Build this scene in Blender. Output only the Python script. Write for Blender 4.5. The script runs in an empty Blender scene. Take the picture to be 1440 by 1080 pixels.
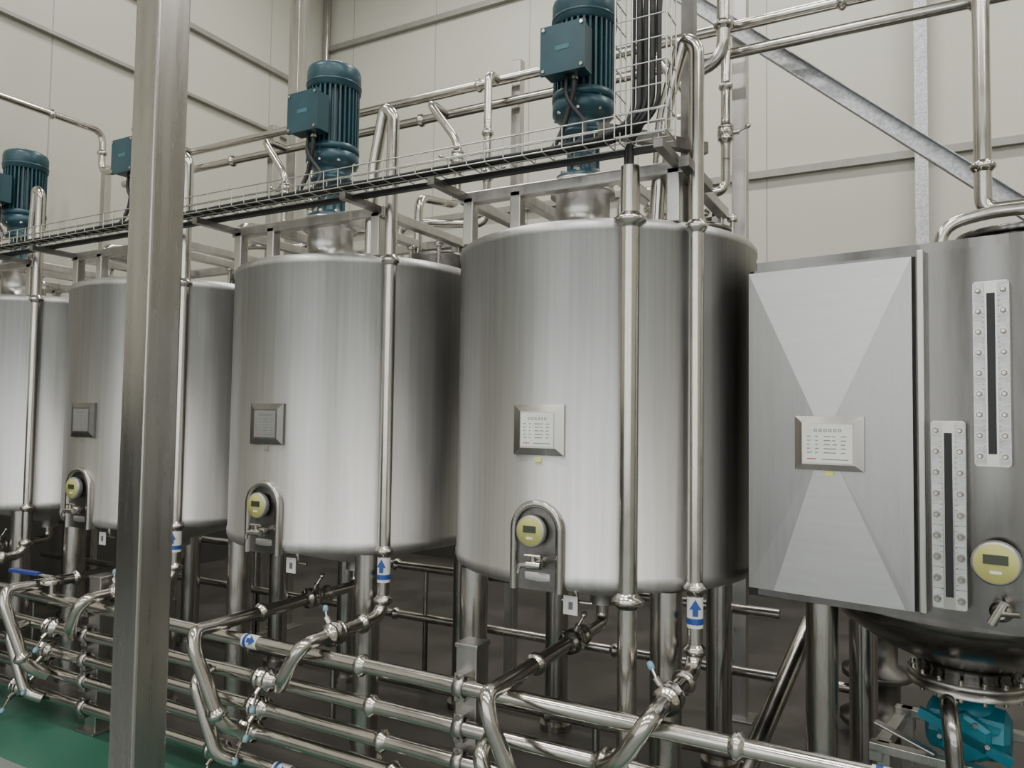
import bpy, math, random
from mathutils import Vector, Matrix
random.seed(4)
scene = bpy.context.scene
V = Vector

# ------------------------------------------------------------ materials
def newmat(name):
    m = bpy.data.materials.new(name); m.use_nodes = True
    return m, m.node_tree, m.node_tree.nodes['Principled BSDF']

def plain(name, col, metal=0.0, rough=0.5, emit=None, estr=1.0, var=0.06, scale=12):
    m, nt, b = newmat(name)
    tc = nt.nodes.new('ShaderNodeTexCoord')
    nz = nt.nodes.new('ShaderNodeTexNoise'); nz.inputs['Scale'].default_value = scale
    nz.inputs['Detail'].default_value = 4
    nt.links.new(tc.outputs['Object'], nz.inputs['Vector'])
    cr = nt.nodes.new('ShaderNodeValToRGB')
    cr.color_ramp.elements[0].position = 0.3; cr.color_ramp.elements[1].position = 0.7
    cr.color_ramp.elements[0].color = (*[max(0, c*(1-var)) for c in col], 1)
    cr.color_ramp.elements[1].color = (*[min(1, c*(1+var)) for c in col], 1)
    nt.links.new(nz.outputs['Fac'], cr.inputs['Fac'])
    nt.links.new(cr.outputs['Color'], b.inputs['Base Color'])
    b.inputs['Metallic'].default_value = metal
    b.inputs['Roughness'].default_value = rough
    if emit:
        b.inputs['Emission Color'].default_value = (*emit, 1)
        b.inputs['Emission Strength'].default_value = estr
    return m

def steel(name, col=(0.62,0.60,0.57), rough=0.28, aniso=0.0, scl=(9,9,0.35), var=0.12, rvar=0.08, rot=0.25, axis='Z', fine=None):
    m, nt, b = newmat(name)
    tc = nt.nodes.new('ShaderNodeTexCoord')
    def noise(scale, detail):
        mp = nt.nodes.new('ShaderNodeMapping'); mp.inputs['Scale'].default_value = scale
        nz = nt.nodes.new('ShaderNodeTexNoise'); nz.inputs['Scale'].default_value = 1.0
        nz.inputs['Detail'].default_value = detail; nz.inputs['Roughness'].default_value = 0.65
        nt.links.new(tc.outputs['Object'], mp.inputs['Vector'])
        nt.links.new(mp.outputs['Vector'], nz.inputs['Vector'])
        return nz
    nz = noise(scl, 6)
    fac = nz.outputs['Fac']
    if fine:
        n2 = noise(fine, 5)
        mx = nt.nodes.new('ShaderNodeMath'); mx.operation='MULTIPLY_ADD'; mx.inputs[1].default_value=.5
        hl = nt.nodes.new('ShaderNodeMath'); hl.operation='MULTIPLY'; hl.inputs[1].default_value=.5
        nt.links.new(n2.outputs['Fac'], hl.inputs[0]); nt.links.new(nz.outputs['Fac'], mx.inputs[0]); nt.links.new(hl.outputs[0], mx.inputs[2])
        fac = mx.outputs[0]
    cr = nt.nodes.new('ShaderNodeValToRGB')
    cr.color_ramp.elements[0].position = 0.35; cr.color_ramp.elements[1].position = 0.65
    cr.color_ramp.elements[0].color = (*[c*(1-var) for c in col], 1)
    cr.color_ramp.elements[1].color = (*[min(1, c*(1+var)) for c in col], 1)
    nt.links.new(fac, cr.inputs['Fac'])
    nt.links.new(cr.outputs['Color'], b.inputs['Base Color'])
    mr = nt.nodes.new('ShaderNodeMapRange')
    mr.inputs['From Min'].default_value = .3; mr.inputs['From Max'].default_value = .7
    mr.inputs['To Min'].default_value = rough - rvar; mr.inputs['To Max'].default_value = rough + rvar
    nt.links.new(fac, mr.inputs['Value'])
    nt.links.new(mr.outputs['Result'], b.inputs['Roughness'])
    b.inputs['Metallic'].default_value = 1.0
    if aniso > 0:
        b.inputs['Anisotropic'].default_value = aniso
        b.inputs['Anisotropic Rotation'].default_value = rot
        tg = nt.nodes.new('ShaderNodeTangent'); tg.direction_type = 'RADIAL'; tg.axis = axis
        nt.links.new(tg.outputs['Tangent'], b.inputs['Tangent'])
    return m

M_SHELL = steel('brushed_shell_steel', (0.57,0.56,0.55), 0.47, 0.7, (6,6,0.2), 0.15, 0.06, fine=(60,60,1.0))
M_PIPE  = steel('polished_pipe_steel', (0.52,0.495,0.455), 0.20, 0, (6,6,6), 0.08, 0.05)
M_TUBE  = steel('square_tube_steel', (0.48,0.465,0.44), 0.32, 0, (20,20,1.5), 0.12, 0.06)
M_LEG   = steel('leg_steel', (0.44,0.42,0.39), 0.24, 0, (8,8,1), 0.15, 0.06)
M_DARKST= steel('dark_steel', (0.22,0.21,0.20), 0.35, 0, (8,8,8), 0.2, 0.08)
M_PANA  = steel('panel_facet_light', (0.56,0.56,0.56), 0.42, 0.0, (3,3,40), 0.05, 0.04)  # facets of one panel; brighter reflection put into the base colour
M_PANB  = steel('panel_facet_dark', (0.39,0.385,0.38), 0.36, 0.0, (40,3,3), 0.06, 0.04)  # same panel steel, duller reflection put into the base colour
M_HOLD  = steel('holding_tank_steel', (0.17,0.164,0.157), 0.20, 0.0, (4,4,0.5), 0.30, 0.06)
M_GALV  = steel('galvanised_steel', (0.42,0.43,0.44), 0.5, 0, (60,60,60), 0.3, 0.08)
M_WIRE  = steel('tray_wire_steel', (0.55,0.55,0.52), 0.35, 0, (30,30,30), 0.1, 0.05)
M_BRUSH = plain('satin_bracket_steel', (0.42,0.42,0.415), 0.8, 0.42)
M_SCALE = plain('sight_scale_strip', (0.50,0.51,0.51), 0.6, 0.38, var=.12, scale=40)
M_BLUE  = plain('motor_blue_paint', (0.018,0.060,0.078), 0.1, 0.36, var=0.15)
M_TEAL  = plain('teal_paint', (0.015,0.20,0.27), 0.1, 0.4)
M_BLACK = plain('black_cable_rubber', (0.012,0.012,0.012), 0, 0.5)
M_WHITE = plain('white_plate', (0.72,0.72,0.69), 0, 0.4)
M_GPL   = plain('etched_plate', (0.30,0.30,0.29), 0.5, 0.4)
M_INK   = plain('plate_ink', (0.16,0.16,0.17), 0, 0.5)
M_RED   = plain('plate_red_ink', (0.5,0.08,0.08), 0, 0.5)
M_YEL   = plain('dial_yellow_green', (0.46,0.45,0.15), 0, 0.35)
M_LCD   = plain('lcd_dark', (0.05,0.06,0.04), 0, 0.2)
M_STICK = plain('yellow_sticker', (0.70,0.68,0.15), 0, 0.5)
M_DECAL = plain('blue_decal', (0.02,0.07,0.28), 0, 0.4)
M_KNOB  = plain('light_blue_knob', (0.18,0.32,0.42), 0, 0.35)
M_HBLUE = plain('blue_handle_grip', (0.02,0.04,0.22), 0, 0.4)
M_SLOT  = plain('sight_slot_dark', (0.006,0.006,0.008), 0, 0.45)
M_LOGO  = plain('motor_logo', (0.04,0.13,0.16), 0, 0.4)

def wallmat(name, axis, col, pitch=1.0):
    m, nt, b = newmat(name)
    tc = nt.nodes.new('ShaderNodeTexCoord'); sp = nt.nodes.new('ShaderNodeSeparateXYZ')
    nt.links.new(tc.outputs['Object'], sp.inputs[0])
    mo = nt.nodes.new('ShaderNodeMath'); mo.operation = 'PINGPONG'; mo.inputs[1].default_value = pitch/2
    nt.links.new(sp.outputs[axis], mo.inputs[0])
    lt = nt.nodes.new('ShaderNodeMath'); lt.operation = 'LESS_THAN'; lt.inputs[1].default_value = 0.006
    nt.links.new(mo.outputs[0], lt.inputs[0])
    nz = nt.nodes.new('ShaderNodeTexNoise'); nz.inputs['Scale'].default_value = 0.6; nz.inputs['Detail'].default_value = 3
    nt.links.new(tc.outputs['Object'], nz.inputs['Vector'])
    cr = nt.nodes.new('ShaderNodeValToRGB')
    cr.color_ramp.elements[0].color = (*[c*0.92 for c in col], 1); cr.color_ramp.elements[1].color = (*[c*1.06 for c in col], 1)
    nt.links.new(nz.outputs['Fac'], cr.inputs['Fac'])
    mx = nt.nodes.new('ShaderNodeMixRGB'); mx.inputs[2].default_value = (*[c*0.62 for c in col], 1)
    nt.links.new(lt.outputs[0], mx.inputs[0]); nt.links.new(cr.outputs[0], mx.inputs[1])
    nt.links.new(mx.outputs[0], b.inputs['Base Color'])
    b.inputs['Roughness'].default_value = 0.45
    return m
WC = (0.50,0.49,0.42)
M_WALLX = wallmat('insulated_panel_x', 0, WC, 1.15)
M_WALLY = wallmat('insulated_panel_y', 1, WC, 1.15)
M_CEIL  = plain('ceiling_panel', (0.52,0.52,0.48), 0, 0.6)
M_BAND  = plain('dark_wall_band', (0.05,0.048,0.044), 0, 0.4)  # for the dark band added along the lower walls

def floormat():
    m, nt, b = newmat('factory_floor')
    tc = nt.nodes.new('ShaderNodeTexCoord'); sp = nt.nodes.new('ShaderNodeSeparateXYZ')
    nt.links.new(tc.outputs['Object'], sp.inputs[0])
    nz = nt.nodes.new('ShaderNodeTexNoise'); nz.inputs['Scale'].default_value = 2.5; nz.inputs['Detail'].default_value = 6
    nt.links.new(tc.outputs['Object'], nz.inputs['Vector'])
    def rampcol(a, c):
        r = nt.nodes.new('ShaderNodeValToRGB')
        r.color_ramp.elements[0].position = .3; r.color_ramp.elements[1].position = .7
        r.color_ramp.elements[0].color = (*a,1); r.color_ramp.elements[1].color = (*c,1)
        nt.links.new(nz.outputs['Fac'], r.inputs['Fac']); return r
    grey = rampcol((0.15,0.17,0.165),(0.21,0.23,0.22))
    green = rampcol((0.03,0.12,0.08),(0.045,0.155,0.105))
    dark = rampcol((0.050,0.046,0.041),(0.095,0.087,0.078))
    g1 = nt.nodes.new('ShaderNodeMath'); g1.operation='GREATER_THAN'; g1.inputs[1].default_value = 1.82
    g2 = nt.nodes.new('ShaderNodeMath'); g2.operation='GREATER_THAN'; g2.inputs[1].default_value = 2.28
    nt.links.new(sp.outputs[1], g1.inputs[0]); nt.links.new(sp.outputs[1], g2.inputs[0])
    m1 = nt.nodes.new('ShaderNodeMixRGB'); m2 = nt.nodes.new('ShaderNodeMixRGB')
    nt.links.new(g1.outputs[0], m1.inputs[0]); nt.links.new(grey.outputs[0], m1.inputs[1]); nt.links.new(green.outputs[0], m1.inputs[2])
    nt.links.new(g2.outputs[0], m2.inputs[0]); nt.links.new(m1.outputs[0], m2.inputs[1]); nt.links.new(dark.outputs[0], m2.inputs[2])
    nt.links.new(m2.outputs[0], b.inputs['Base Color'])
    mr = nt.nodes.new('ShaderNodeMapRange'); mr.inputs['To Min'].default_value=.2; mr.inputs['To Max'].default_value=.5
    nt.links.new(nz.outputs['Fac'], mr.inputs['Value']); nt.links.new(mr.outputs[0], b.inputs['Roughness'])
    return m
M_FLOOR = floormat()

# ------------------------------------------------------------ mesh builder
class B:
    def __init__(s): s.v=[]; s.f=[]; s.m=[]; s.s=[]; s.mats=[]
    def mi(s, mat):
        if mat not in s.mats: s.mats.append(mat)
        return s.mats.index(mat)
    def add(s, vs, fs, mat, smooth=False):
        o=len(s.v); k=s.mi(mat); s.v+= [tuple(v) for v in vs]
        for f in fs: s.f.append([i+o for i in f]); s.m.append(k); s.s.append(smooth)
    def box(s, lo, hi, mat, ch=0.0):
        x0,y0,z0=lo; x1,y1,z1=hi
        vs=[(x0,y0,z0),(x1,y0,z0),(x1,y1,z0),(x0,y1,z0),(x0,y0,z1),(x1,y0,z1),(x1,y1,z1),(x0,y1,z1)]
        s.add(vs,[(0,3,2,1),(4,5,6,7),(0,1,5,4),(1,2,6,5),(2,3,7,6),(3,0,4,7)],mat)
    def beam(s, p, q, w, h, mat, up=(0,0,1)):
        p=V(p);q=V(q); d=(q-p).normalized(); u=V(up)
        if abs(d.dot(u))>.98: u=V((0,1,0))
        a=d.cross(u).normalized(); u=a.cross(d).normalized()
        vs=[]
        for c in (p,q):
            for (i,j) in ((-1,-1),(1,-1),(1,1),(-1,1)): vs.append(c+a*(i*w/2)+u*(j*h/2))
        s.add(vs,[(0,3,2,1),(4,5,6,7),(0,1,5,4),(1,2,6,5),(2,3,7,6),(3,0,4,7)],mat)
    def lathe(s, prof, o, axis, mat, seg=24, smooth=True, cap=True):
        o=V(o); d=V(axis).normalized(); t=V((1,0,0)) if abs(d.x)<.9 else V((0,1,0))
        a=d.cross(t).normalized(); b=d.cross(a)
        vs=[];fs=[]; n=len(prof)
        for (r,h) in prof:
            for k in range(seg):
                an=2*math.pi*k/seg; vs.append(o+d*h+(a*math.cos(an)+b*math.sin(an))*r)
        for i in range(n-1):
            for k in range(seg):
                k2=(k+1)%seg; fs.append((i*seg+k,i*seg+k2,(i+1)*seg+k2,(i+1)*seg+k))
        s.add(vs,fs,mat,smooth)
        if cap:
            caps=[]
            if prof[0][0]>1e-4: caps.append([k for k in range(seg)][::-1])
            if prof[-1][0]>1e-4: caps.append([(n-1)*seg+k for k in range(seg)])
            if caps: s.add(vs,caps,mat,False)
    def cyl(s,p,q,r,mat,seg=16,r2=None):
        p=V(p);q=V(q); r2=r if r2 is None else r2
        s.lathe([(r,0),(r2,(q-p).length)],p,q-p,mat,seg)
    def path(s,pts,bend):
        pts=[V(p) for p in pts]; out=[pts[0]]
        for i in range(1,len(pts)-1):
            a,b,c=pts[i-1],pts[i],pts[i+1]; d1=(a-b);d2=(c-b); l1=d1.length;l2=d2.length
            d=min(bend,.48*l1,.48*l2); p=b+d1.normalized()*d; q=b+d2.normalized()*d
            for k in range(9):
                t=k/8; out.append(p.lerp(b,t).lerp(b.lerp(q,t),t))
        out.append(pts[-1]); return out
    def tube(s,pts,r,mat,bend=.09,seg=16,raw=False):
        P=[V(p) for p in pts] if raw else s.path(pts,bend)
        Q=[P[0]]
        for p in P[1:]:
            if (p-Q[-1]).length>1e-5: Q.append(p)
        P=Q; n=len(P); vs=[];fs=[]
        d=(P[1]-P[0]).normalized(); t=V((0,0,1)) if abs(d.z)<.9 else V((1,0,0))
        a=d.cross(t).normalized()
        for i in range(n):
            if i==0: dd=(P[1]-P[0])
            elif i==n-1: dd=P[-1]-P[-2]
            else: dd=(P[i+1]-P[i]).normalized()+(P[i]-P[i-1]).normalized()
            dd.normalize(); a=(a-dd*a.dot(dd)).normalized(); b=dd.cross(a)
            for k in range(seg):
                an=2*math.pi*k/seg; vs.append(P[i]+(a*math.cos(an)+b*math.sin(an))*r)
        for i in range(n-1):
            for k in range(seg):
                k2=(k+1)%seg; fs.append((i*seg+k,i*seg+k2,(i+1)*seg+k2,(i+1)*seg+k))
        s.add(vs,fs,mat,True)
        s.add(vs,[[k for k in range(seg)][::-1],[(n-1)*seg+k for k in range(seg)]],mat,False)
    def ferrule(s,p,axis,r,mat,k=1.5,L=.012):
        s.lathe([(r,-L*1.8),(r*1.2,-L*1.2),(r*k,-L*.5),(r*k,L*.5),(r*1.2,L*1.2),(r,L*1.8)],p,axis,mat,20,cap=False)
    def extr(s,poly,y0,y1,mat,plane='XZ',smooth=False,org=(0,0,0)):
        n=len(poly); vs=[]; o=V(org)
        for y in (y0,y1):
            for (a,b) in poly:
                vs.append(o+(V((a,y,b)) if plane=='XZ' else V((a,b,y))))
        fs=[(i,(i+1)%n,n+(i+1)%n,n+i) for i in range(n)]
        s.add(vs,fs,mat,smooth); s.add(vs,[list(range(n))[::-1],[n+i for i in range(n)]],mat,False)
    def bolt(s,p,axis,r,h,mat):
        s.lathe([(r,0),(r,h)],p,axis,mat,6,False)
    def make(s,name,parent=None,bevel=0):
        me=bpy.data.meshes.new(name); me.from_pydata(s.v,[],s.f)
        for m in s.mats: me.materials.append(m)
        me.polygons.foreach_set('material_index',s.m); me.polygons.foreach_set('use_smooth',s.s)
        me.update()
        import bmesh
        bm=bmesh.new(); bm.from_mesh(me); bmesh.ops.recalc_face_normals(bm,faces=bm.faces); bm.to_mesh(me); bm.free()
        ob=bpy.data.objects.new(name,me); scene.collection.objects.link(ob)
        if parent: ob.parent=parent
        if bevel:
            md=ob.modifiers.new('bevel','BEVEL'); md.width=bevel; md.segments=2; md.limit_method='ANGLE'; md.angle_limit=math.radians(50)
        return ob
def empty(name,loc=(0,0,0),rz=0):
    e=bpy.data.objects.new(name,None); e.location=loc; e.rotation_euler=(0,0,rz); e.empty_display_size=.1
    scene.collection.objects.link(e); return e

# ------------------------------------------------------------ room
XL,XR,YF,YB,ZC=-6.17,8.0,-6.5,6.6,7.2
b=B(); b.box((XL-.2,YF-.2,-.1),(XR+.2,YB+.2,0),M_FLOOR); b.make('floor')
b=B(); b.box((XL-.2,YF-.2,ZC),(XR+.2,YB+.2,ZC+.1),M_CEIL); b.make('ceiling')
b=B(); b.box((XL-.2,YB,0),(XR+.2,YB+.15,ZC),M_WALLX); b.make('wall_back')
b=B(); b.box((XL-.15,YF,0),(XL,YB,ZC),M_WALLY); b.make('wall_left')
b=B(); b.box((XR,YF,0),(XR+.15,YB,ZC),M_WALLY); b.make('wall_right')
b=B(); b.box((XL-.2,YF-.15,0),(XR+.2,YF,ZC),M_WALLX); b.make('wall_front')
b=B(); b.box((XL+.02,YB-.02,0),(XR,YB,1.55),M_BAND); b.make('dark_band_back')  # added dark band, so the wall seen below the tanks reads dark
b=B(); b.box((XL,YF,0),(XL+.02,YB,1.55),M_BAND); b.make('dark_band_left')
n=0
def trim(p,q,w=.05,h=.07,m=M_GALV):
    global n; n+=1
    b=B(); b.beam(p,q,w,h,m); b.make('trim_%d'%n)
M_TRIM=plain('painted_trim',(0.28,0.275,0.245),0.3,0.5)
trim((XL,YB-.03,3.55),(XR,YB-.03,3.55),.05,.06,M_TRIM)
trim((XL,YB-.03,5.75),(XR,YB-.03,5.75),.05,.06,M_TRIM)
trim((XL+.03,YF,5.17),(XL+.03,YB,5.17),.05,.05,M_TRIM)
trim((XL+.03,YF,4.5),(XL+.03,YB,4.5),.05,.03,M_TRIM)
trim((XL+.04,YB-.04,0),(XL+.04,YB-.04,ZC),.06,.06,M_TRIM)
trim((.01,YB-.1,1.55),(.01,YB-.1,6.6),.09,.09,M_GALV)

# unseen window-like glow panels, added behind the photographer for light and tank reflections
M_GLOW=plain('glow_panel_face',(0.8,0.85,0.9),0,.3,emit=(0.95,0.98,1.0),estr=3.0,var=0.0)
k=0
for xc in (-5.0,-2.2,.6,3.4,6.2):
    k+=1
    w=empty('glow_panel_%d'%k)
    b=B(); b.box((xc-.75,YF+.01,.5),(xc+.75,YF+.02,5.6),M_GLOW); b.make('glow_face',w)
    b=B()
    for xx in (xc-.77,xc,xc+.77): b.box((xx-.03,YF,.45),(xx+.03,YF+.06,5.65),M_TRIM)
    for zz in (.47,2.2,3.9,5.63): b.box((xc-.80,YF,zz-.03),(xc+.80,YF+.06,zz+.03),M_TRIM)
    b.make('frame',w)
# ceiling light fixtures
M_LAMP=plain('lamp_diffuser',(0.9,0.9,0.9),0,.4,emit=(1,0.985,0.95),estr=12,var=0)
for (x,y) in ((-4,0.6),(-1,0.6),(2,0.6),(5,0.6),(-4,-3),(-1,-3),(2,-3),(5,-3),(-4,4.6),(-1,4.6),(2,4.6),(5,4.6)):
    e=empty('ceiling_lamp',(x,y,6.6))
    b=B(); b.box((-.75,-.16,.0),(.75,.16,.07),M_GALV)
    b.cyl((-.5,0,.07),(-.5,0,.6),.008,M_GALV,8); b.cyl((.5,0,.07),(.5,0,.6),.008,M_GALV,8); b.make('housing',e)
    b=B(); b.box((-.72,-.14,-.02),(.72,.14,-.001),M_LAMP); b.make('diffuser',e)
    l=bpy.data.lights.new('lamp_light','AREA'); l.shape='RECTANGLE'; l.size=1.4; l.size_y=.28; l.energy=74; l.color=(1,.985,.945)
    lo=bpy.data.objects.new('lamp_light',l); lo.location=(0,0,-.04); lo.parent=e; scene.collection.objects.link(lo)

# ------------------------------------------------------------ mixing tanks
R=.596; YT=2.9; ZB=.877; ZT=2.135
TX=[-1.149,-2.43,-3.71,-4.99]
def nameplate(b,cx,yf,cz,w,h,pw,ph,plate):
    y0=yf+.012; y1=yf-.012
    a=[(cx-w/2,y0,cz-h/2),(cx+w/2,y0,cz-h/2),(cx+w/2,y0,cz+h/2),(cx-w/2,y0,cz+h/2)]
    m=[(cx-w/2,yf-.004,cz-h/2),(cx+w/2,yf-.004,cz-h/2),(cx+w/2,yf-.004,cz+h/2),(cx-w/2,yf-.004,cz+h/2)]
    c=[(cx-pw/2-.006,y1,cz-ph/2-.006),(cx+pw/2+.006,y1,cz-ph/2-.006),(cx+pw/2+.006,y1,cz+ph/2+.006),(cx-pw/2-.006,y1,cz+ph/2+.006)]
    b.add(a+m+c,[(0,1,5,4),(1,2,6,5),(2,3,7,6),(3,0,4,7),(4,5,9,8),(5,6,10,9),(6,7,11,10),(7,4,8,11),(8,9,10,11)],M_DARKST if plate is None else M_LEG)
    pm=plate or M_GPL
    b.box((cx-pw/2,y1-.003,cz-ph/2),(cx+pw/2,y1,cz+ph/2),pm)
    rnd=random.Random(7)
    for j in range(6):
        x=cx+pw*(-.25+.10*j)
        b.box((x-pw*.03,y1-.0034,cz+ph*.30),(x+pw*.03,y1-.003,cz+ph*.38),M_INK)
        b.box((x-pw*.012,y1-.0036,cz+ph*.315),(x+pw*.012,y1-.0034,cz+ph*.365),pm)
    for i in range(5):
        z=cz+ph*(.18-.105*i)
        x=cx-pw*.43
        for wseg in (.12,.10,.20,.12,.16):
            L=pw*wseg*rnd.uniform(.5,.9)
            b.box((x,y1-.0034,z-.0013),(x+L,y1-.003,z+.0013),M_INK); x+=pw*.175
    b.box((cx-pw*.43,y1-.0034,cz-ph*.42),(cx-pw*.24,y1-.003,cz-ph*.39),M_RED)
    b.box((cx-pw*.12,y1-.0034,cz-ph*.42),(cx+pw*.42,y1-.003,cz-ph*.40),M_INK)

def arch(w,z0,zc,seg=20):
    return [(w,z0)]+[(w*math.cos(math.pi*k/seg),zc+w*math.sin(math.pi*k/seg)) for k in range(seg+1)]+[(-w,z0)]

FZ=2.335
def build_tank(idx,c):
    e=empty('mixing_tank',(c,YT,0))
    b=B()
    prof=[(0,ZT+.02),(.3,ZT+.016),(.52,ZT+.004),(.57,ZT-.002),(.590,ZT-.012),(.600,ZT-.026),(.600,ZT-.046),(R,ZT-.048),
          (R,ZB+.055),(.599,ZB+.053),(.599,ZB+.03),(.592,ZB+.012),(.575,ZB),(.54,ZB-.005),(.10,ZB-.12),(.05,ZB-.13),(.05,ZB-.17)]
    b.lathe(prof,(0,0,0),(0,0,1),M_SHELL,128)
    b.make('shell',e)
    b=B()
    for sx in (-1,1):
        for sy in (-1,1):
            x,y=.38*sx,.38*sy
            b.cyl((x,y,.03),(x,y,ZB-.0),.054,M_LEG,24)
            b.cyl((x,y,.0),(x,y,.03),.075,M_LEG,24)
            b.cyl((x,y,.10),(x,y,.125),.060,M_LEG,24)
    b.make('legs',e)
    b=B(); t=.045; zt=FZ-t/2; y0=-.40; y1=.22; xs=(-.43,-.215,.215,.43)
    b.beam((-.45,y0,zt),(.45,y0,zt),t,t,M_TUBE); b.beam((-.45,y1,zt),(.45,y1,zt),t,t,M_TUBE)
    for x in xs:
        b.beam((x,y0,zt-.003),(x,y1,zt-.003),t*.98,t*.9,M_TUBE)
    for x in (-.41,-.2,.41): b.beam((x,y0,ZT-.01),(x,y0,zt),t,t,M_TUBE)
    for x in (-.41,.41): b.beam((x,y1,ZT-.01),(x,y1,zt),t,t,M_TUBE)
    b.make('support_frame',e,.004)
    b=B()
    b.lathe([(.15,0),(.15,.012),(.105,.016),(.105,.17),(.125,.172),(.125,.192),(.09,.194),(.09,.215),(.12,.217),(.12,.230),(0,.230)],(0,-.24,ZT),(0,0,1),M_TUBE,36)
    for k in range(8):
        an=k*math.pi/4; b.bolt((.113*math.cos(an),-.24+.113*math.sin(an),ZT+.19),(0,0,1),.009,.012,M_PIPE)
    b.lathe([(.15,0),(.15,.09),(.165,.095),(.165,.115),(.14,.125),(.05,.145),(0,.147)],(.30,.24,ZT),(0,0,1),M_DARKST,32)
    for k in range(6):
        an=k*math.pi/3; x=.30+.165*math.cos(an); y=.24+.165*math.sin(an)
        b.cyl((x,y,ZT+.03),(x,y,ZT+.16),.010,M_PIPE,8); b.lathe([(.02,0),(.024,.012),(.014,.028),(0,.03)],(x,y,ZT+.14),(0,0,1),M_PIPE,12)
    b.tube([(.30+.07,.24,ZT+.14),(.37,.24,ZT+.20),(.23,.24,ZT+.20),(.23,.24,ZT+.14)],.009,M_PIPE,.03,8)
    for (x,y) in ((.30,-.28),(-.3,.2),(-.08,.4)):
        b.cyl((x,y,ZT-.02),(x,y,ZT+.08),.026,M_PIPE,16); b.ferrule((x,y,ZT+.08),(0,0,1),.026,M_PIPE)
    b.make('top_fittings',e)
    yf=-R
    b=B(); zc=1.075
    outer=arch(.100,.872,zc); inner=arch(.076,.872,zc); n_=len(outer)
    vs=[];fs=[]
    offs=[(outer,yf+.02),(outer,yf-.010),([(x*.94,z if z<=.88 else zc+(z-zc)*.96) for x,z in outer],yf-.020),(inner,yf-.020),(inner,yf+.012)]
    for (pl,y) in offs: vs+=[(x,y,z) for x,z in pl]
    for j in range(4):
        for i in range(n_-1): fs.append((j*n_+i,j*n_+i+1,(j+1)*n_+i+1,(j+1)*n_+i))
    b.add(vs,fs,M_LEG,True)
    b.extr(inner,yf+.012,yf-.001,M_DARKST)  # dark plate: shade of the arch recess given by its colour
    b.make('sensor_housing',e)
    b=B()
    dc=V((-.010,yf-.014,1.072))
    b.cyl(dc+V((0,.02,0)),dc,.016,M_PIPE,16)
    b.lathe([(.050,0),(.054,.008),(.054,.022),(.050,.027),(.047,.027)],dc,(0,-1,0),M_BRUSH,40)
    b.lathe([(.0475,0),(.0465,.0015),(0,.0015)],dc+V((0,-.0268,0)),(0,-1,0),M_YEL,40)
    b.box((dc.x-.024,dc.y-.0300,dc.z-.004),(dc.x+.024,dc.y-.028,dc.z+.019),M_LCD)
    b.box((dc.x-.012,dc.y-.0295,dc.z-.026),(dc.x+.012,dc.y-.028,dc.z-.018),M_WHITE)
    b.make('thermometer',e)
    b=B()
    p=V((.01,yf-.0,.965)); b.cyl(p,p+V((0,-.06,0)),.012,M_PIPE,14); b.ferrule(p+V((0,-.025,0)),(0,1,0),.014,M_PIPE,1.6)
    b.cyl(p+V((-.02,-.055,0)),p+V((.03,-.055,0)),.014,M_PIPE,14)
    b.cyl(p+V((.0,-.055,.0)),p+V((.0,-.055,.03)),.008,M_PIPE,10); b.cyl(p+V((-.03,-.055,.03)),p+V((.03,-.055,.03)),.006,M_PIPE,8)
    b.tube([p+V((-.02,-.055,0)),p+V((-.05,-.055,-.005)),p+V((-.055,-.055,-.03))],.009,M_PIPE,.02,10)
    b.make('sampling_valve',e)
    b=B()
    nameplate(b,0,yf,1.412,.190,.172,.122,.112,M_WHITE if idx<1 else None)
    b.box((-.012,yf-.004,1.302),(.012,yf-.0005,1.317),M_STICK if idx<1 else M_BRUSH)
    b.make('nameplate',e)
    b=B()
    b.cyl((.10,-.50,ZB-.002),(.10,-.50,ZB-.05),.01,M_PIPE,10); b.cyl((.06,-.52,ZB-.045),(.17,-.52,ZB-.045),.006,M_PIPE,8)
    b.box((.070,-.535,ZB-.088),(.122,-.532,ZB-.025),M_WHITE); b.box((.09,-.537,ZB-.07),(.105,-.535,ZB-.045),M_INK)
    b.make('tag_plate',e)
    return e

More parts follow.
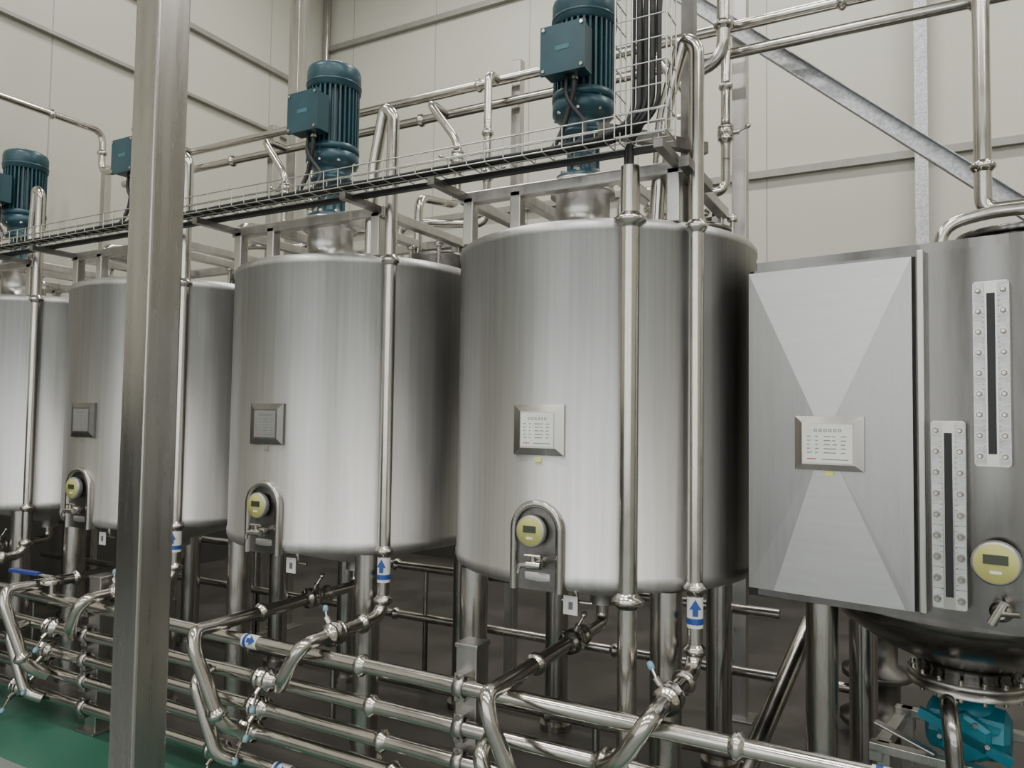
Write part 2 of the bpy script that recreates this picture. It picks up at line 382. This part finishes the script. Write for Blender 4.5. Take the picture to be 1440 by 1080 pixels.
TZ=2.352
def build_motor(c):
    e=empty('agitator_motor',(c,YT-.24,0)); z0=ZT+.232
    b=B()
    b.lathe([(.105,0),(.105,.016),(.066,.020),(.055,.05),(.055,.13),(.066,.165),(.095,.17),(.10,.185),(.085,.19),(.085,.235),(.105,.245),(.122,.262),(.122,.300),(.10,.31)],(0,0,z0),(0,0,1),M_BLUE,36)
    for k in range(8):
        an=k*math.pi/4+.2
        b.bolt((.092*math.cos(an),.092*math.sin(an),z0+.016),(0,0,1),.009,.012,M_PIPE)
        b.bolt((.110*math.cos(an),.110*math.sin(an),z0+.300),(0,0,1),.009,.012,M_BLUE)
        b.bolt((.110*math.cos(an),.110*math.sin(an),z0+.262),(0,0,-1),.009,.014,M_PIPE)
        b.box((.058*math.cos(an)-.005,.058*math.sin(an)-.005,z0+.02),(.058*math.cos(an)+.005,.058*math.sin(an)+.005,z0+.168),M_BLUE)
    zf=z0+.335
    N=32; poly=[]
    for k in range(N):
        for (da,r) in ((-.24,.092),(-.18,.120),(.18,.120),(.24,.092)):
            an=2*math.pi*(k+da)/N; poly.append((r*math.cos(an),r*math.sin(an)))
    b.extr(poly,zf,zf+.27,M_BLUE,'XY')
    b.lathe([(.112,0),(.124,.006),(.124,.03),(.112,.034)],(0,0,zf-.03),(0,0,1),M_BLUE,36)
    b.lathe([(.118,0),(.126,.004),(.126,.09),(.120,.108),(.098,.120),(0,.125)],(0,0,zf+.265),(0,0,1),M_BLUE,36)
    b.lathe([(.127,0),(.129,.002),(.129,.008),(.127,.01)],(0,0,zf+.29),(0,0,1),M_BLUE,36)
    for k in range(12):
        an=k*math.pi/6; b.beam((.03*math.cos(an),.03*math.sin(an),zf+.392),(.092*math.cos(an),.092*math.sin(an),zf+.386),.008,.006,M_BLACK)
    b.make('motor_body',e)
    b=B()
    zb=zf+.11
    b.box((-.05,-.13,zb-.05),(.05,-.08,zb+.05),M_BLUE)
    b.box((-.082,-.19,zb-.085),(.082,-.12,zb+.085),M_BLUE)
    b.box((-.090,-.205,zb-.092),(.090,-.193,zb+.092),M_BLUE)
    b.box((-.028,-.2065,zb-.008),(.028,-.2045,zb+.010),M_LOGO)
    b.make('terminal_box',e,.008)
    b=B()
    for sx in(-1,1):
        for sz in(-1,1): b.bolt((sx*.076,-.205,zb+sz*.078),(0,-1,0),.007,.005,M_PIPE)
    b.tube([(.03,-.16,zb-.085),(.03,-.16,zb-.15),(-.02,-.14,zb-.28),(-.06,-.18,z0+.06),(-.07,-.36,TZ+.02)],.010,M_BLACK,.08,10)
    b.tube([(.00,-.16,zb-.085),(.0,-.17,zb-.18),(.09,-.15,z0+.15),(.05,-.22,z0+.05),(-.02,-.36,TZ+.02)],.008,M_BLACK,.08,10)
    b.cyl((.03,-.16,zb-.11),(.03,-.16,zb-.08),.016,M_PIPE,12)
    b.make('motor_cable',e)

PR=.0255
def decal_sleeve(b,p,axis,r,L,ax_side):
    b.lathe([(r+.001,0),(r+.001,L)],p,axis,M_WHITE,20,cap=False)
    d=V(axis).normalized(); p=V(p)
    b.lathe([(r+.002,L*.12),(r+.002,L*.32)],p,axis,M_DECAL,20,cap=False)
    s=V(ax_side).normalized(); w=d.cross(s).normalized()
    c=p+s*(r+.0035)
    b.add([c+d*(L*.95),c+d*(L*.62)+w*.020,c+d*(L*.62)+w*.009,c+d*(L*.4)+w*.009,c+d*(L*.4)-w*.009,c+d*(L*.62)-w*.009,c+d*(L*.62)-w*.020],[(0,1,2,3,4,5,6)],M_DECAL)

def valve(b,p,axis,hdir=(0,-.5,-1),r=PR,L=.07,knob=None):
    p=V(p); d=V(axis).normalized(); h=V(hdir).normalized()
    b.lathe([(r,-.06),(r*1.15,-.035),(r*1.65,-.032),(r*1.65,-.022),(r*1.4,-.02),(r*1.75,-.012),(r*1.75,.012),(r*1.4,.02),(r*1.65,.022),(r*1.65,.032),(r*1.15,.035),(r,.06)],p,axis,M_PIPE,24,cap=False)
    b.cyl(p+h*r*1.5,p+h*(r*1.5+.03),.012,M_PIPE,12)
    q=p+h*(r*1.5+.025); s=(h+d*.45).normalized()
    b.cyl(q,q+s*L,.0055,M_PIPE,8)
    b.lathe([(0,-.004),(.009,0),(.011,.010),(.009,.022),(0,.026)],q+s*(L-.005),s,knob or M_KNOB,14)
    for k in(-1,1): b.bolt(p+h.cross(d)*k*r*1.7,h,.009,.02,M_PIPE)

for i,c in enumerate(TX):
    build_tank(i,c); build_motor(c)
    e=empty('downcomer_pipe',(c,0,0)); b=B(); y=2.49
    b.tube([(.33,y+.06,ZT+.02),(.36,y+.03,2.5),(.44,y,2.755),(.487,y,2.72),(.487,y,2.60)],PR,M_PIPE,.06)
    b.tube([(.487,y,2.62),(.487,y,.635),(.487,2.02,.635),(.40,2.03,.50),(.33,2.09,.445)],PR,M_PIPE,.085)
    for z in (2.10,.90,.70): b.ferrule((.487,y,z),(0,0,1),PR,M_PIPE)
    b.ferrule((.487,y-.13,.635),(0,1,0),PR,M_PIPE)
    valve(b,(.487,2.20,.635),(0,1,0),(-.6,0,.8),L=.035)
    b.make('pipe',e)
    if i<3:
        b=B(); decal_sleeve(b,(.487,y,.775),(0,0,1),PR,.10,(.3,-1,0)); b.make('flow_label',e)
    e=empty('outlet_pipe',(c,0,0)); b=B()
    b.tube([(0,YT,.73),(0,YT,.628),(0,1.97,.628),(.02,1.955,.57),(.12,2.01,.29),(.15,2.09,.24)],PR,M_PIPE,.06)
    b.ferrule((0,2.3,.628),(0,1,0),PR,M_PIPE); b.ferrule((0,2.7,.628),(0,1,0),PR,M_PIPE); b.ferrule((.106,2.0,.33),(.1,.055,-.28),PR,M_PIPE)
    valve(b,(0,2.60,.628),(0,1,0),(.4,0,1),L=.04,knob=M_PIPE)
    b.tube([(-.06,2.10,.44),(-.05,2.02,.42),(.05,2.05,.15),(.10,2.10,.12)],PR,M_PIPE,.05)
    b.make('pipe',e)

# ------------------------------------------------------------ pipe manifold rack
e=empty('pipe_manifold',(0,0,0)); YR=2.13
ZP=[.57,.44,.33,.235,.12]
b=B()
for j,z in enumerate(ZP):
    b.cyl((-6.0,YR,z),(2.2,YR,z),PR,M_PIPE,20)
    for x in (-5.2,-4.4,-3.05,-1.75,-.45,1.0): b.ferrule((x+.05*j,YR,z),(1,0,0),PR,M_PIPE)
b.make('pipes',e)
b=B()
for gx in (-4.93,-3.60,-2.216,-.81,.5):
    for z,dx in ((.44,0),(.33,-.03),(.235,-.08),(.12,-.25)):
        valve(b,(gx+dx,YR,z),(1,0,0),(.1,-.8,-.6),L=.065)
b.make('valves',e)
b=B()
for x in (-5.35,-3.34,-1.336,.67):
    b.box((x-.04,YR+.03,0.01),(x+.04,YR+.11,.69),M_TUBE)
    b.box((x-.07,YR+.0,0),(x+.07,YR+.14,.012),M_TUBE)
    b.box((x-.044,YR+.026,.685),(x+.044,YR+.114,.70),M_TUBE)
b.make('posts',e,.003)
b=B()
for x in (-5.35,-3.34,-1.336,.67):
    for z in ZP:
        b.lathe([(PR+.001,-.018),(PR+.008,-.018),(PR+.008,.018),(PR+.001,.018)],(x,YR,z),(1,0,0),M_TUBE,20,cap=False)
        for s in(-1,1):
            b.box((x-.018,YR-.012,z+s*.036-.009),(x+.018,YR+.03,z+s*.036+.009),M_TUBE); b.bolt((x,YR-.012,z+s*.036),(0,-1,0),.008,.01,M_PIPE)
b.make('clamps',e)
b=B()
for (x,z) in ((-2.33,.57),(-.12,.57),(-2.15,.12)):
    decal_sleeve(b,(x,YR,z),(1,0,0),PR,.08,(0,-1,.5))
b.make('flow_labels',e)
for k,(y,z) in enumerate(((3.45,.62),(3.45,.35),(2.72,.30))):
    b=B(); xe=-.55
    b.cyl((-6,y,z),(xe,y,z),PR*.9,M_LEG,14)
    for x in (-5,-3.9,-2.6,-1.3): 
        b.ferrule((x,y,z),(1,0,0),PR*.9,M_LEG)
        b.cyl((x+.2,y,0),(x+.2,y,z),.014,M_LEG,10)
    b.make('drain_line')
b=B()
b.cyl((-3.62,YR,.59),(-3.62,YR,.66),.014,M_PIPE,12); b.lathe([(.05,0),(.05,.02),(.02,.03),(0,.03)],(-3.62,YR,.64),(0,0,1),M_PIPE,20)
b.beam((-3.62,YR,.67),(-3.78,YR-.03,.68),.022,.008,M_PIPE); b.beam((-3.7,YR-.015,.677),(-3.88,YR-.05,.685),.03,.016,M_HBLUE)
b.make('lever',e,.003)

# ------------------------------------------------------------ cable tray
e=empty('cable_tray',(0,0,0))
b=B(); y0,y1=2.25,2.35; zb=TZ; zs=zb+.075; xa,xb=-6.0,-.70; wr=.0023
for (y,z) in ((y0,zb),(y0+.05,zb),(y1,zb),(y0,zb+.038),(y1,zb+.038),(y0,zs),(y1,zs)):
    b.cyl((xa,y,z),(xb,y,z),wr*1.15,M_WIRE,6)
x=xa
while x<xb:
    b.tube([(x,y0,zs),(x,y0,zb),(x,y1,zb),(x,y1,zs)],wr,M_WIRE,.01,5); x+=.075
x0,x1=-.86,-.69; yv0,yv1=2.24,2.34
for (x,y) in ((x0,yv0),(x0+.057,yv0),(x0+.113,yv0),(x1,yv0),(x0,yv1),(x1,yv1),(x0,yv0+.05),(x1,yv0+.05)):
    b.cyl((x,y,zb),(x,y,3.6),wr*1.15,M_WIRE,6)
z=zb
while z<3.6:
    b.tube([(x0,yv1,z),(x0,yv0,z),(x1,yv0,z),(x1,yv1,z)],wr,M_WIRE,.01,5); z+=.075
b.make('wire_mesh',e)
b=B()
for k in range(5):
    pts=[]; x=-6.0; yy=y0+.02+.016*k
    while x<-.95:
        pts.append((x,yy+random.uniform(-.004,.004),zb+.012+random.uniform(0,.006))); x+=.35
    pts+=[(-.9,yy,zb+.02),(-.82+.022*k,yv0+.06,zb+.08),(-.82+.022*k,yv0+.06,zb+.25),(-.82+.022*k,yv0+.06,3.6)]
    b.tube(pts,.010 if k%2 else .008,M_BLACK,.08,8)
b.tube([(-.80,yv1,3.6),(-.79,yv1+.02,2.9),(-.80,yv1-.03,2.45),(-.846,2.353,2.38),(-.846,2.353,2.26)],.012,M_BLACK,.08,10)
b.tube([(-.74,yv1,3.6),(-.75,yv1+.02,2.8),(-.80,yv1+.0,2.42),(-.86,2.353,2.36),(-.856,2.353,2.26)],.010,M_BLACK,.08,10)
b.make('cables',e)
b=B()
b.beam((-6,y1+.012,zb-.010),(-.72,y1+.012,zb-.010),.026,.016,M_BLACK)
for c in TX:
    for x in (c-.43,c+.43):
        b.beam((x,y0,zb-.035),(x,2.478,zb-.035),.03,.026,M_DARKST)
b.make('carrier_rail',e)
b=B()
px,py=-.846,2.353
b.cyl((px,py,.05),(px,py,2.29),.032,M_PIPE,24)
for z in (2.11,.865): b.ferrule((px,py,z),(0,0,1),.032,M_PIPE,1.7,.014)
b.cyl((px,py,0),(px,py,.05),.055,M_PIPE,24)
b.make('conduit_post')
b=B()
x,y=-.73,2.62
b.beam((x,y,2.12),(x,y,3.8),.045,.005,M_DARKST); b.beam((x+.02,y+.02,2.12),(x+.02,y+.02,3.8),.005,.045,M_DARKST)
b.beam((-.92,2.27,2.40),(-.66,2.60,2.40),.035,.04,M_DARKST)
b.beam((-.68,2.40,2.30),(-.68,2.72,2.30),.035,.035,M_DARKST)
b.make('angle_iron_mast')

# ------------------------------------------------------------ columns and posts
b=B(); b.box((-1.89,1.275,0),(-1.79,1.375,ZC),steel('column_steel',(0.38,0.365,0.34),.28,0,(15,15,.8),.15,.06))
b.box((-1.95,1.215,0),(-1.73,1.435,.012),M_TUBE); b.make('steel_column',None,.006)
def post(x,y,z0,z1,w,m=M_TUBE,name='steel_post'):
    b=B(); b.box((x-w/2,y-w/2,z0),(x+w/2,y+w/2,z1),m); b.box((x-w,y-w,z0-.0),(x+w,y+w,z0+.01),m); b.box((x-w*.52,y-w*.52,z1-.004),(x+w*.52,y+w*.52,z1),m); return b.make(name,None,.003)
post(-1.994,3.68,0,3.47,.055); post(-3.896,3.68,0,3.43,.055); post(-5.75,3.68,0,3.43,.055)
post(-3.86,3.85,0,ZC,.09); post(-.80,3.85,0,ZC,.07)

# ------------------------------------------------------------ overhead pipes
YU=3.6
def pipeobj(name,paths,fer=(),r=PR,bend=.09,m=M_PIPE,fn=None):
    b=B()
    for p in paths: b.tube(p,r,m,bend)
    for (p,a) in fer: b.ferrule(p,a,r,m)
    if fn: fn(b)
    return b.make(name)
pipeobj('overhead_pipe',[[(-5.69,1.0,3.67),(-5.69,YU,3.67),(-5.69,YU,3.34),(3.5,YU,3.34)]],[((-5.69,3.2,3.67),(0,1,0)),((-5.69,YU,3.5),(0,0,1)),((-2.2,YU,3.34),(1,0,0)),((-.3,YU,3.34),(1,0,0)),((1,YU,3.34),(1,0,0))])
pipeobj('overhead_pipe',[[(-5.4,YU,3.21),(3.5,YU,3.21)]],[((-4.2,YU,3.21),(1,0,0)),((-2.6,YU,3.21),(1,0,0)),((.2,YU,3.21),(1,0,0))])
for c in TX:
    def fn(b,c=c):
        valve(b,(c+.36,YU-.12,2.78),(0,0,1),(1,0,0),.022,L=.04,knob=M_PIPE); valve(b,(c+.22,YU-.2,2.86),(0,0,1),(-1,-.2,0),.022,L=.04,knob=M_PIPE)
        b.tube([(c+.22,YU-.2,2.76),(c+.22,YU-.2,2.60),(c+.22,3.05,2.55),(c+.22,3.05,ZT)],.022,M_PIPE,.07)
        b.tube([(c+.36,YU-.12,2.66),(c+.36,YU-.12,2.5),(c+.05,3.3,2.5),(c-.08,3.3,2.5),(c-.08,3.3,ZT)],.022,M_PIPE,.07)
    pipeobj('branch_pipe',[[(c+.02,YU,3.21),(c+.02,YU-.2,3.21),(c+.22,YU-.2,2.95),(c+.22,YU-.2,2.75)],[(c+.36,YU,3.34),(c+.36,YU-.12,3.34),(c+.36,YU-.12,2.65)]],[((c+.22,YU-.2,2.8),(0,0,1)),((c+.36,YU-.12,3.0),(0,0,1))],.022,.07,M_PIPE,fn)
pipeobj('riser_pipe',[[(-.92,3.3,ZT),(-.92,3.3,3.0),(-.76,3.3,3.05),(-.76,3.3,3.6),(-1.2,3.3,3.66)]],[((-.92,3.3,2.7),(0,0,1)),((-.76,3.3,3.2),(0,0,1))],.028,.08,M_LEG)
pipeobj('riser_pipe',[[(.207,3.3,4.8),(.207,3.3,2.36),(.207,3.3,2.25),(.6,3.25,2.25)]],[((.207,3.3,2.42),(0,0,1))],.03,.08)
pipeobj('inlet_pipe',[[(.06,3.05,1.99),(.06,3.05,2.15),(.2,3.07,2.19),(.7,3.05,2.19)]],[((.06,3.05,2.03),(0,0,1))],.022,.09)
pipeobj('riser_pipe',[[(XL+.15,YB-.15,1.6),(XL+.15,YB-.15,ZC)]],[],.03)

b=B()
p=V((-2.0,3.78,4.48)); q=V((.75,3.78,2.03)); d=(q-p).normalized(); nrm=V((0,1,0)); up=d.cross(nrm).normalized()
b.beam(p,q,.004,.075,M_GALV,up)
b.beam(p+up*.036-nrm*.018,q+up*.036-nrm*.018,.036,.004,M_GALV,up)
b.beam(p-up*.036-nrm*.018,q-up*.036-nrm*.018,.036,.004,M_GALV,up)
b.make('diagonal_brace')
post(.74,3.84,0,2.15,.07)

# ------------------------------------------------------------ holding tank (right)
ang=math.atan2(-.163,.9866)
e=empty('holding_tank',(-.53,2.65,0),ang)
z0,z1=.89,1.97; W=1.2; D=.86; xs=.525
b=B()
poly=[(0,.03),(.0,D),(W,D),(W,.13)]
N=20
for k in range(N+1):
    t=k/N; x=W+(xs-W)*t; u_=1-t
    poly.append((x,.028+.11*u_**2.6-.018*math.sin(math.pi*t)))
poly.append((.02,.03))
b.extr(poly,z0,z1,M_HOLD,'XY',True)
ob=b.make('body',e,.010)
b=B()
b.extr([(x+(.6-x)*.03,y+(.43-y)*.03) for x,y in poly],z1,z1+.03,M_HOLD,'XY')
b.extr([(x+(.6-x)*.03,y+(.43-y)*.05) for x,y in poly],z0-.03,z0,M_HOLD,'XY')
b.box((xs-.002,-.004,z0),(xs+.018,.05,z1+.004),M_TUBE)
b.lathe([(.16,0),(.16,.06),(.18,.065),(.18,.085),(0,.10)],(.75,.45,z1+.03),(0,0,1),M_HOLD,32)
b.make('lid_and_seam',e,.004)
b=B()
xa,xb=.004,xs-.008; za,zb_=z0-.003,z1-.008; cx=(xa+xb)/2; cz=1.40; yA=-.004; yB=-.018
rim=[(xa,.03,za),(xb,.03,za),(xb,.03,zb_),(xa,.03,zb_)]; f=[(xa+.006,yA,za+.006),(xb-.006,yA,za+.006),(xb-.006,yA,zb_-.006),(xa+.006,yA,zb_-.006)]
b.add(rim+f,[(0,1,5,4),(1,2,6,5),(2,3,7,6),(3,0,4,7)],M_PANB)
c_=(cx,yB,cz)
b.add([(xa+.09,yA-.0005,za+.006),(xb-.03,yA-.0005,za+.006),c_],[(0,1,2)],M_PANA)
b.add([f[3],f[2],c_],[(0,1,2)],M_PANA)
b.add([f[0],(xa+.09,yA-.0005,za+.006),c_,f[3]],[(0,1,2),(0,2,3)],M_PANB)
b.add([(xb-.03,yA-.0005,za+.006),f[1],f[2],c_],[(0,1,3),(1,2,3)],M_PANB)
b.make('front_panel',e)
b=B(); nameplate(b,.274,-.018,1.384,.210,.172,.148,.122,M_WHITE); b.box((.262,-.0195,1.283),(.288,-.0165,1.297),M_STICK); b.make('nameplate',e)
def sight(cx,za,zb_):
    b=B(); w=.044
    pl=[(cx-w,za+.006),(cx-w+.006,za),(cx+w-.006,za),(cx+w,za+.006),(cx+w,zb_-.006),(cx+w-.006,zb_),(cx-w+.006,zb_),(cx-w,zb_-.006)]
    b.extr(pl,.05,-.018,M_HOLD)
    b.extr(pl,-.0185,-.028,M_LEG)
    h=zb_-za; s=.010; n=9
    for sx in (-1,1):
        for k in range(n):
            z=za+.028+(h-.056)*k/(n-1); hh=(h-.056)/(n-1)/2-.0015
            b.box((cx+sx*.029-.0135,-.0315,max(z-hh,za+.004)),(cx+sx*.029+.0135,-.0275,min(z+hh,zb_-.004)),M_SCALE)
            for j in range(1,4):
                if k<n-1:
                    zz=z+2*hh*j/4; b.box((cx+sx*.019-.003,-.0318,zz-.0008),(cx+sx*.019+.003,-.0314,zz+.0008),M_INK)
    slot=[(cx-s,za+.035),(cx+s,za+.035),(cx+s,zb_-.035),(cx-s,zb_-.035)]
    b.extr(slot,-.027,-.0315,M_SLOT)
    for k in range(n):
        z=za+.028+(h-.056)*k/(n-1)
        for sx in(-1,1):
            b.lathe([(.0115,0),(.0115,.002)],(cx+sx*.030,-.0315,z),(0,-1,0),M_LEG,16)
            b.bolt((cx+sx*.030,-.0335,z),(0,-1,0),.0085,.008,M_DARKST); b.cyl((cx+sx*.030,-.040,z),(cx+sx*.030,-.047,z),.005,M_LEG,8)
    b.make('sight_glass',e,.0)
sight(.606,.92,1.46); sight(.7156,1.333,1.858)
b=B()
dc=V((.722,-.03,1.07))
b.cyl(dc+V((0,.07,0)),dc,.02,M_PIPE,16)
b.lathe([(.058,0),(.061,.01),(.061,.03),(.055,.037),(.053,.037)],dc,(0,-1,0),M_BRUSH,40)
b.lathe([(.0535,0),(.052,.0015),(0,.0015)],dc+V((0,-.0368,0)),(0,-1,0),M_YEL,40)
b.box((dc.x-.030,dc.y-.0405,dc.z-.002),(dc.x+.030,dc.y-.038,dc.z+.024),M_LCD); b.box((dc.x-.014,dc.y-.0395,dc.z-.028),(dc.x+.014,dc.y-.038,dc.z-.020),M_WHITE)
p=V((.73,.03,.935)); b.cyl(p,p+V((0,-.10,0)),.014,M_PIPE,14); b.ferrule(p+V((0,-.06,0)),(0,1,0),.016,M_PIPE,1.8); b.cyl(p+V((-.02,-.095,-.03)),p+V((.01,-.095,.03)),.012,M_PIPE,12)
b.cyl(p+V((-.0,-.095,.0)),p+V((.05,-.12,.01)),.008,M_PIPE,10)
b.make('thermometer',e)
b=B()
b.lathe([(.43,z0-.03),(.425,.84),(.38,.79),(.28,.725),(.17,.675),(.15,.65),(.15,.60)],(.592,.43,0),(0,0,1),M_HOLD,64)
b.lathe([(.18,0),(.18,.018),(.15,.02),(.18,.022),(.18,.04),(.15,.042)],(.592,.43,.585),(0,0,1),M_TUBE,48)
for k in range(16):
    an=k*math.pi/8; b.cyl((.592+.165*math.cos(an),.43+.165*math.sin(an),.572),(.592+.165*math.cos(an),.43+.165*math.sin(an),.64),.008,M_PIPE,6)
b.make('hopper',e)
b=B()
for (x,y) in ((.20,.16),(1.02,.20),(.20,.72),(1.02,.72)):
    b.cyl((x,y,.03),(x,y,z0),.052,M_LEG,24); b.cyl((x,y,0),(x,y,.03),.075,M_LEG,24)
b.make('legs',e)
e=empty('discharge_pump',(-.53,2.65,0),ang)
cx,cy=.592,.43
b=B()
b.lathe([(.12,.0),(.12,.02),(.075,.03),(.075,.09),(.12,.10),(.12,.105)],(cx,cy,.465),(0,0,1),M_TEAL,40)
b.lathe([(.06,-.12),(.085,-.105),(.092,-.04),(.092,.04),(.085,.105),(.06,.12)],(cx,cy,.44),(1,0,0),M_TEAL,8,False)
b.lathe([(.07,0),(.085,.01),(.085,.04),(.07,.05)],(cx,cy-.07,.44),(0,-1,0),M_TEAL,6,False)
for k in range(6):
    an=k*math.pi/3; b.bolt((cx+.066*math.cos(an),cy-.12,.44+.066*math.sin(an)),(0,-1,0),.008,.012,M_PIPE)
b.beam((cx-.13,cy-.11,.50),(cx+.13,cy-.11,.40),.02,.03,M_TEAL)
b.make('pump_body',e)
b=B()
for x in (cx-.22,cx+.22):
    for y in (cy-.18,cy+.2): b.box((x-.02,y-.02,0),(x+.02,y+.02,.40),M_TUBE)
b.box((cx-.26,cy-.22,.37),(cx+.26,cy-.18,.40),M_TUBE); b.box((cx-.26,cy+.18,.37),(cx+.26,cy+.22,.40),M_TUBE)
b.box((cx-.26,cy-.22,.34),(cx-.22,cy+.22,.38),M_TUBE); b.box((cx+.22,cy-.22,.34),(cx+.26,cy+.22,.38),M_TUBE)
b.beam((cx-.24,cy-.22,.47),(cx-.06,cy-.24,.42),.03,.01,M_TUBE)
b.make('stand',e,.003)
b=B(); b.tube([(cx-.04,cy-.08,.57),(cx-.03,cy-.20,.57),(cx-.01,cy-.26,.50),(cx+.02,cy-.28,.03)],.026,M_LEG,.05)
b.make('discharge_hose',e)
# floor-standing transfer pump behind the holding tank
e=empty('transfer_pump',(-.20,3.95,0))
b=B()
b.lathe([(.14,.05),(.16,.07),(.16,.10),(.10,.12),(.10,.26),(.15,.28),(.15,.31),(.09,.33),(.09,.52),(.12,.54),(.12,.58),(.06,.62),(0,.63)],(0,0,0),(0,0,1),M_DARKST,32)
for k in range(3):
    an=k*2.094+.4; b.cyl((.13*math.cos(an),.13*math.sin(an),0),(.13*math.cos(an),.13*math.sin(an),.08),.018,M_LEG,12)
b.tube([(-.08,0,.2),(-.25,0,.2),(-.25,0,.01)],.025,M_LEG,.08)
b.make('body',e)
pipeobj('inclined_pipe',[[(-.62,2.55,.05),(-.42,3.4,.62)]],[],.035,.05,M_LEG)

# ------------------------------------------------------------ camera
cam=bpy.data.cameras.new('camera'); co=bpy.data.objects.new('camera',cam); scene.collection.objects.link(co)
cam.sensor_width=36; cam.lens=1060/1440*36; cam.clip_start=.05
yaw=math.radians(28.6); pt=math.radians(2.6); ro=math.radians(.8)
r=V((math.cos(yaw),math.sin(yaw),0)); f=V((-math.sin(yaw)*math.cos(pt),math.cos(yaw)*math.cos(pt),math.sin(pt)))
u=r.cross(f); Rc=r*math.cos(ro)+u*math.sin(ro); Uc=u*math.cos(ro)-r*math.sin(ro)
m=Matrix((( Rc.x,Uc.x,-f.x,0),(Rc.y,Uc.y,-f.y,0),(Rc.z,Uc.z,-f.z,1.45),(0,0,0,1)))
co.matrix_world=m
scene.camera=co
w=bpy.data.worlds.new('world'); scene.world=w; w.use_nodes=True
w.node_tree.nodes['Background'].inputs[0].default_value=(.6,.65,.7,1); w.node_tree.nodes['Background'].inputs[1].default_value=.3
print('done',len(bpy.data.objects))
